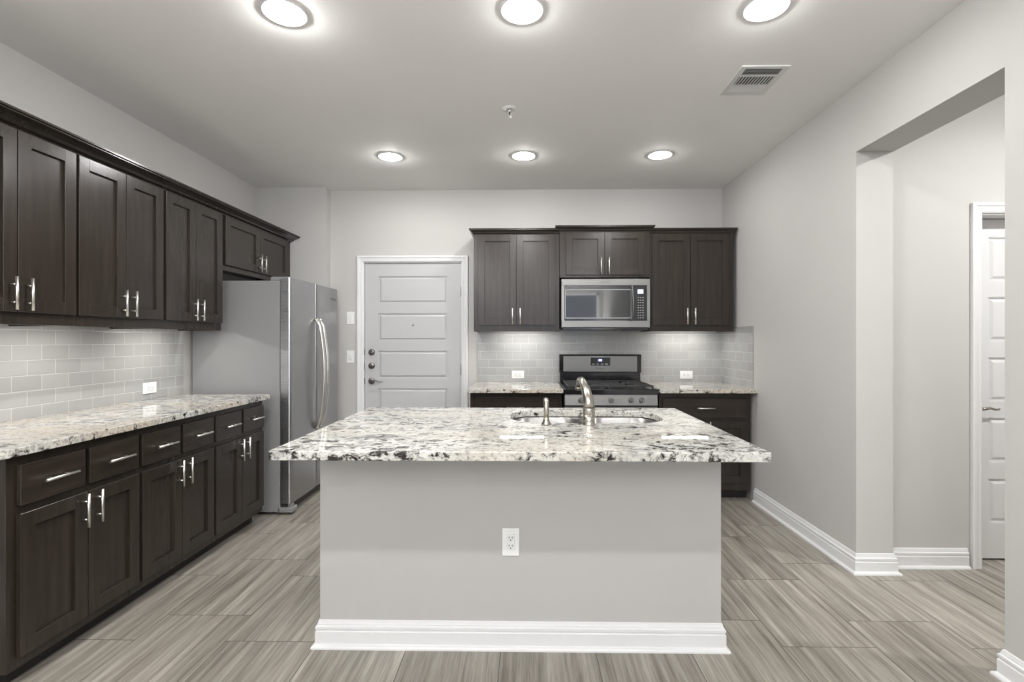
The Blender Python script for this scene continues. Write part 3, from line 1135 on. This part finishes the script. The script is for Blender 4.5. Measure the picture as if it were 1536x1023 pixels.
# grates
for (x0, x1) in ((.030, .374), (.382, .727)):
    b = MB()
    g0, g1 = .045, .585
    zt = .940
    t_ = .0055
    for y in (g0, g1):
        b.box(x0, x1, y - t_, y + t_, zt - .012, zt, .002)
    for x in (x0 + t_, x1 - t_):
        b.box(x - t_, x + t_, g0, g1, zt - .012, zt, .002)
    b.box(x0, x1, (g0 + g1) / 2 - t_, (g0 + g1) / 2 + t_, zt - .012, zt, .002)
    xm = (x0 + x1) / 2
    for yc in ((g0 * 3 + g1) / 4, (g0 + g1 * 3) / 4):
        b.box(x0, xm - .035, yc - t_, yc + t_, zt - .012, zt, .002)
        b.box(xm + .035, x1, yc - t_, yc + t_, zt - .012, zt, .002)
        b.box(xm - t_, xm + t_, yc - .13, yc - .035, zt - .012, zt, .002)
        b.box(xm - t_, xm + t_, yc + .035, yc + .13, zt - .012, zt, .002)
    for x in (x0 + .008, x1 - .008):
        for y in (g0 + .004, g1 - .004, (g0 + g1) / 2):
            b.box(x - .006, x + .006, y - .006, y + .006, .913, zt - .01, .001)
    b.build('grate', M['blackm'], rg)

# ------------------------------------------------------------------ outlets, switches


def outlet(label, loc, rz, horizontal, rocker=None):
    nm = 'wall_outlet' if rocker is None else 'light_switch'
    r = thing(nm, label, 'outlet' if rocker is None else 'switch', loc, rz)
    w_, h_ = (.118, .073) if horizontal else (.073, .118)
    MB().box(-w_ / 2, w_ / 2, -.006, -.0003, -h_ / 2, h_ / 2, .0025, 2).build('cover_plate', M['plastic'], r)

    def rot(x, z):
        return (-z, x) if horizontal else (x, z)
    if rocker is None:
        b = MB()
        iw, ih = (.067, .034) if horizontal else (.034, .067)
        b.box(-iw / 2, iw / 2, -.0085, -.005, -ih / 2, ih / 2, .0015)
        rc = b.build('receptacle', M['plastic'], r)
        sl = MB()
        for c_ in (-.017, .017):
            for (dx, dz, w2, h2) in ((-.0065, .004, .0028, .009), (.0065, .004, .0028, .008), (0, -.0075, .005, .005)):
                x, z = rot(dx, dz + c_)
                a, d = (h2, w2) if horizontal else (w2, h2)
                sl.box(x - a / 2, x + a / 2, -.0092, -.008, z - d / 2, z + d / 2)
        sl.build('slots', M['slot'], rc)
    else:
        MB().box(-.0165, .0165, -.0085, -.005, -.033, .033, .002).build('rocker', M['plastic'], r)
        if rocker == 3:
            for dz in (-.02, 0, .02):
                MB().box(-.012, .012, -.010, -.008, dz - .008, dz + .008, .001).build('button', M['plastic'], r)
    return r


outlet('white vertical outlet on the front of the island', (-0.068, 2.1149, 0.451), 0, False)
outlet('white horizontal outlet in the tile left of the stove', (-0.083, YB - TT, 0.982), 0, True)
outlet('white horizontal outlet in the tile right of the stove', (1.508, YB - TT, 0.982), 0, True)
outlet('white horizontal outlet in the left wall tile near the fridge', (XL + TT, 3.277, 0.990), PI / 2, True)
outlet('white rocker switch, upper of two left of the entry door', (-1.685, YB, 1.520), 0, False, 1)
outlet('white three-button switch, lower of two left of the entry door', (-1.685, YB, 1.150), 0, False, 3)

# ------------------------------------------------------------------ ceiling fixtures
lights_lab = ['round recessed ceiling light, left one of the nearer row', 'round recessed ceiling light, middle one of the nearer row',
              'round recessed ceiling light, right one of the nearer row', 'round recessed ceiling light, left one of the farther row',
              'round recessed ceiling light, middle one of the farther row', 'round recessed ceiling light, right one of the farther row']
for i, (x, y) in enumerate(DOWNLIGHTS + [(3.0, 1.7)]):
    lb = lights_lab[i] if i < 6 else 'unseen round recessed ceiling light'
    r = thing('recessed_ceiling_light', lb, 'ceiling light', (x, y, ZC), 0, 'recessed ceiling lights')
    MB().lathe([(.098, -.0003), (.0965, -.0040), (.089, -.0052), (.080, -.0010), (.079, .001), (.0788, -.0003)], closed=True, n=48).build('trim_ring', M['white'], r)
    MB().lathe([(.0775, .002), (.074, .006), (.063, .020), (.066, .028), (.0785, .028), (.0785, .002)], closed=True, n=48).build('reflector', M['white'], r)
    MB().lathe([(.0625, .022), (.05, .0195), (.03, .0185)], n=48).build('lens', M['lens'], r)
    pw = DOWN_W if i < 11 else 40
    if 3 <= i < 6:
        pw = DOWN_W * 0.68
    if i < 11 and x < -0.5:
        pw *= 1.6 if y < 3 else 1.25
    elif i < 11 and x > 0.5:
        pw *= 0.72
    pl = bpy.data.lights.new('downlight_lamp', 'POINT')
    pl.energy = pw * 0.88
    pl.color = (1, .99, .975)
    pl.shadow_soft_size = 0.022
    o = bpy.data.objects.new('downlight_lamp', pl)
    COL.objects.link(o)
    o.location = (0, 0, -.003)
    o.parent = r
    o = area('downlight_lamp', (0, 0, .0155), (0, 0, 0), .112, .112, pw * 0.5, (1, .99, .975), 'DISK')
    o.parent = r

vt = thing('ceiling_vent', 'white rectangular air vent in the ceiling', 'vent', (1.251, 2.763, ZC))
b = MB()
X2, Y2 = .127, .153
z_ = -.007
b.box(-X2, X2, -Y2, -Y2 + .022, z_, -.0005)
b.box(-X2, X2, Y2 - .045, Y2, z_, -.0005)
b.box(-X2, -X2 + .030, -Y2 + .022, Y2 - .045, z_, -.0005)
b.box(X2 - .030, X2, -Y2 + .022, Y2 - .045, z_, -.0005)
b.box(-X2 + .030, X2 - .030, -.068, -.052, z_, -.0005)
b.box(-X2 + .030, X2 - .030, .038, .052, z_, -.0005)
b.build('frame', M['white'], vt)
MB().box(-X2 + .028, X2 - .028, -Y2 + .02, Y2 - .043, -.0012, -.0004).build('interior', M['vdark'], vt)
for k in range(5):
    y = -Y2 + .028 + k * .0135
    MB().prism([(y, -.0015), (y + .0015, -.0015), (y - .003, -.0075), (y - .0045, -.0075)], -X2 + .03, X2 - .03, 'yz').build('louver', M['white'], vt)
for k in range(12):
    x = -X2 + .038 + k * .0163
    MB().prism([(x, -.0015), (x + .0016, -.0015), (x + .004, -.007), (x + .0024, -.007)], -.052, .038, 'xz').build('louver', M['white'], vt)
for k in range(4):
    y = .056 + k * .0135
    MB().prism([(y, -.0015), (y + .0015, -.0015), (y + .010, -.0065), (y + .0085, -.0065)], -X2 + .03, X2 - .03, 'yz').build('louver', M['white'], vt)

s_ = thing('fire_sprinkler', 'small white fire sprinkler head in the ceiling', 'sprinkler', (-0.106, 3.075, ZC))
MB().lathe([(.045, -.0005), (.045, -.003), (.036, -.009), (.026, -.010), (.024, -.002)], n=36).build('escutcheon', M['white'], s_)
b = MB()
b.cyl((0, 0, -.002), (0, 0, -.022), .009, n=16)
b.tube([(-.008, 0, -.020), (-.013, 0, -.030), (-.008, 0, -.042), (0, 0, -.046)], .0028, 8)
b.tube([(.008, 0, -.020), (.013, 0, -.030), (.008, 0, -.042), (0, 0, -.046)], .0028, 8)
b.lathe([(.014, -.046), (.014, -.049), (.004, -.050)], n=20)
b.build('sprinkler_head', M['handle'], s_)
MB().cyl((0, -.001, -.020), (0, -.001, -.044), .0035, n=10).build('bulb', M['slot'], s_)
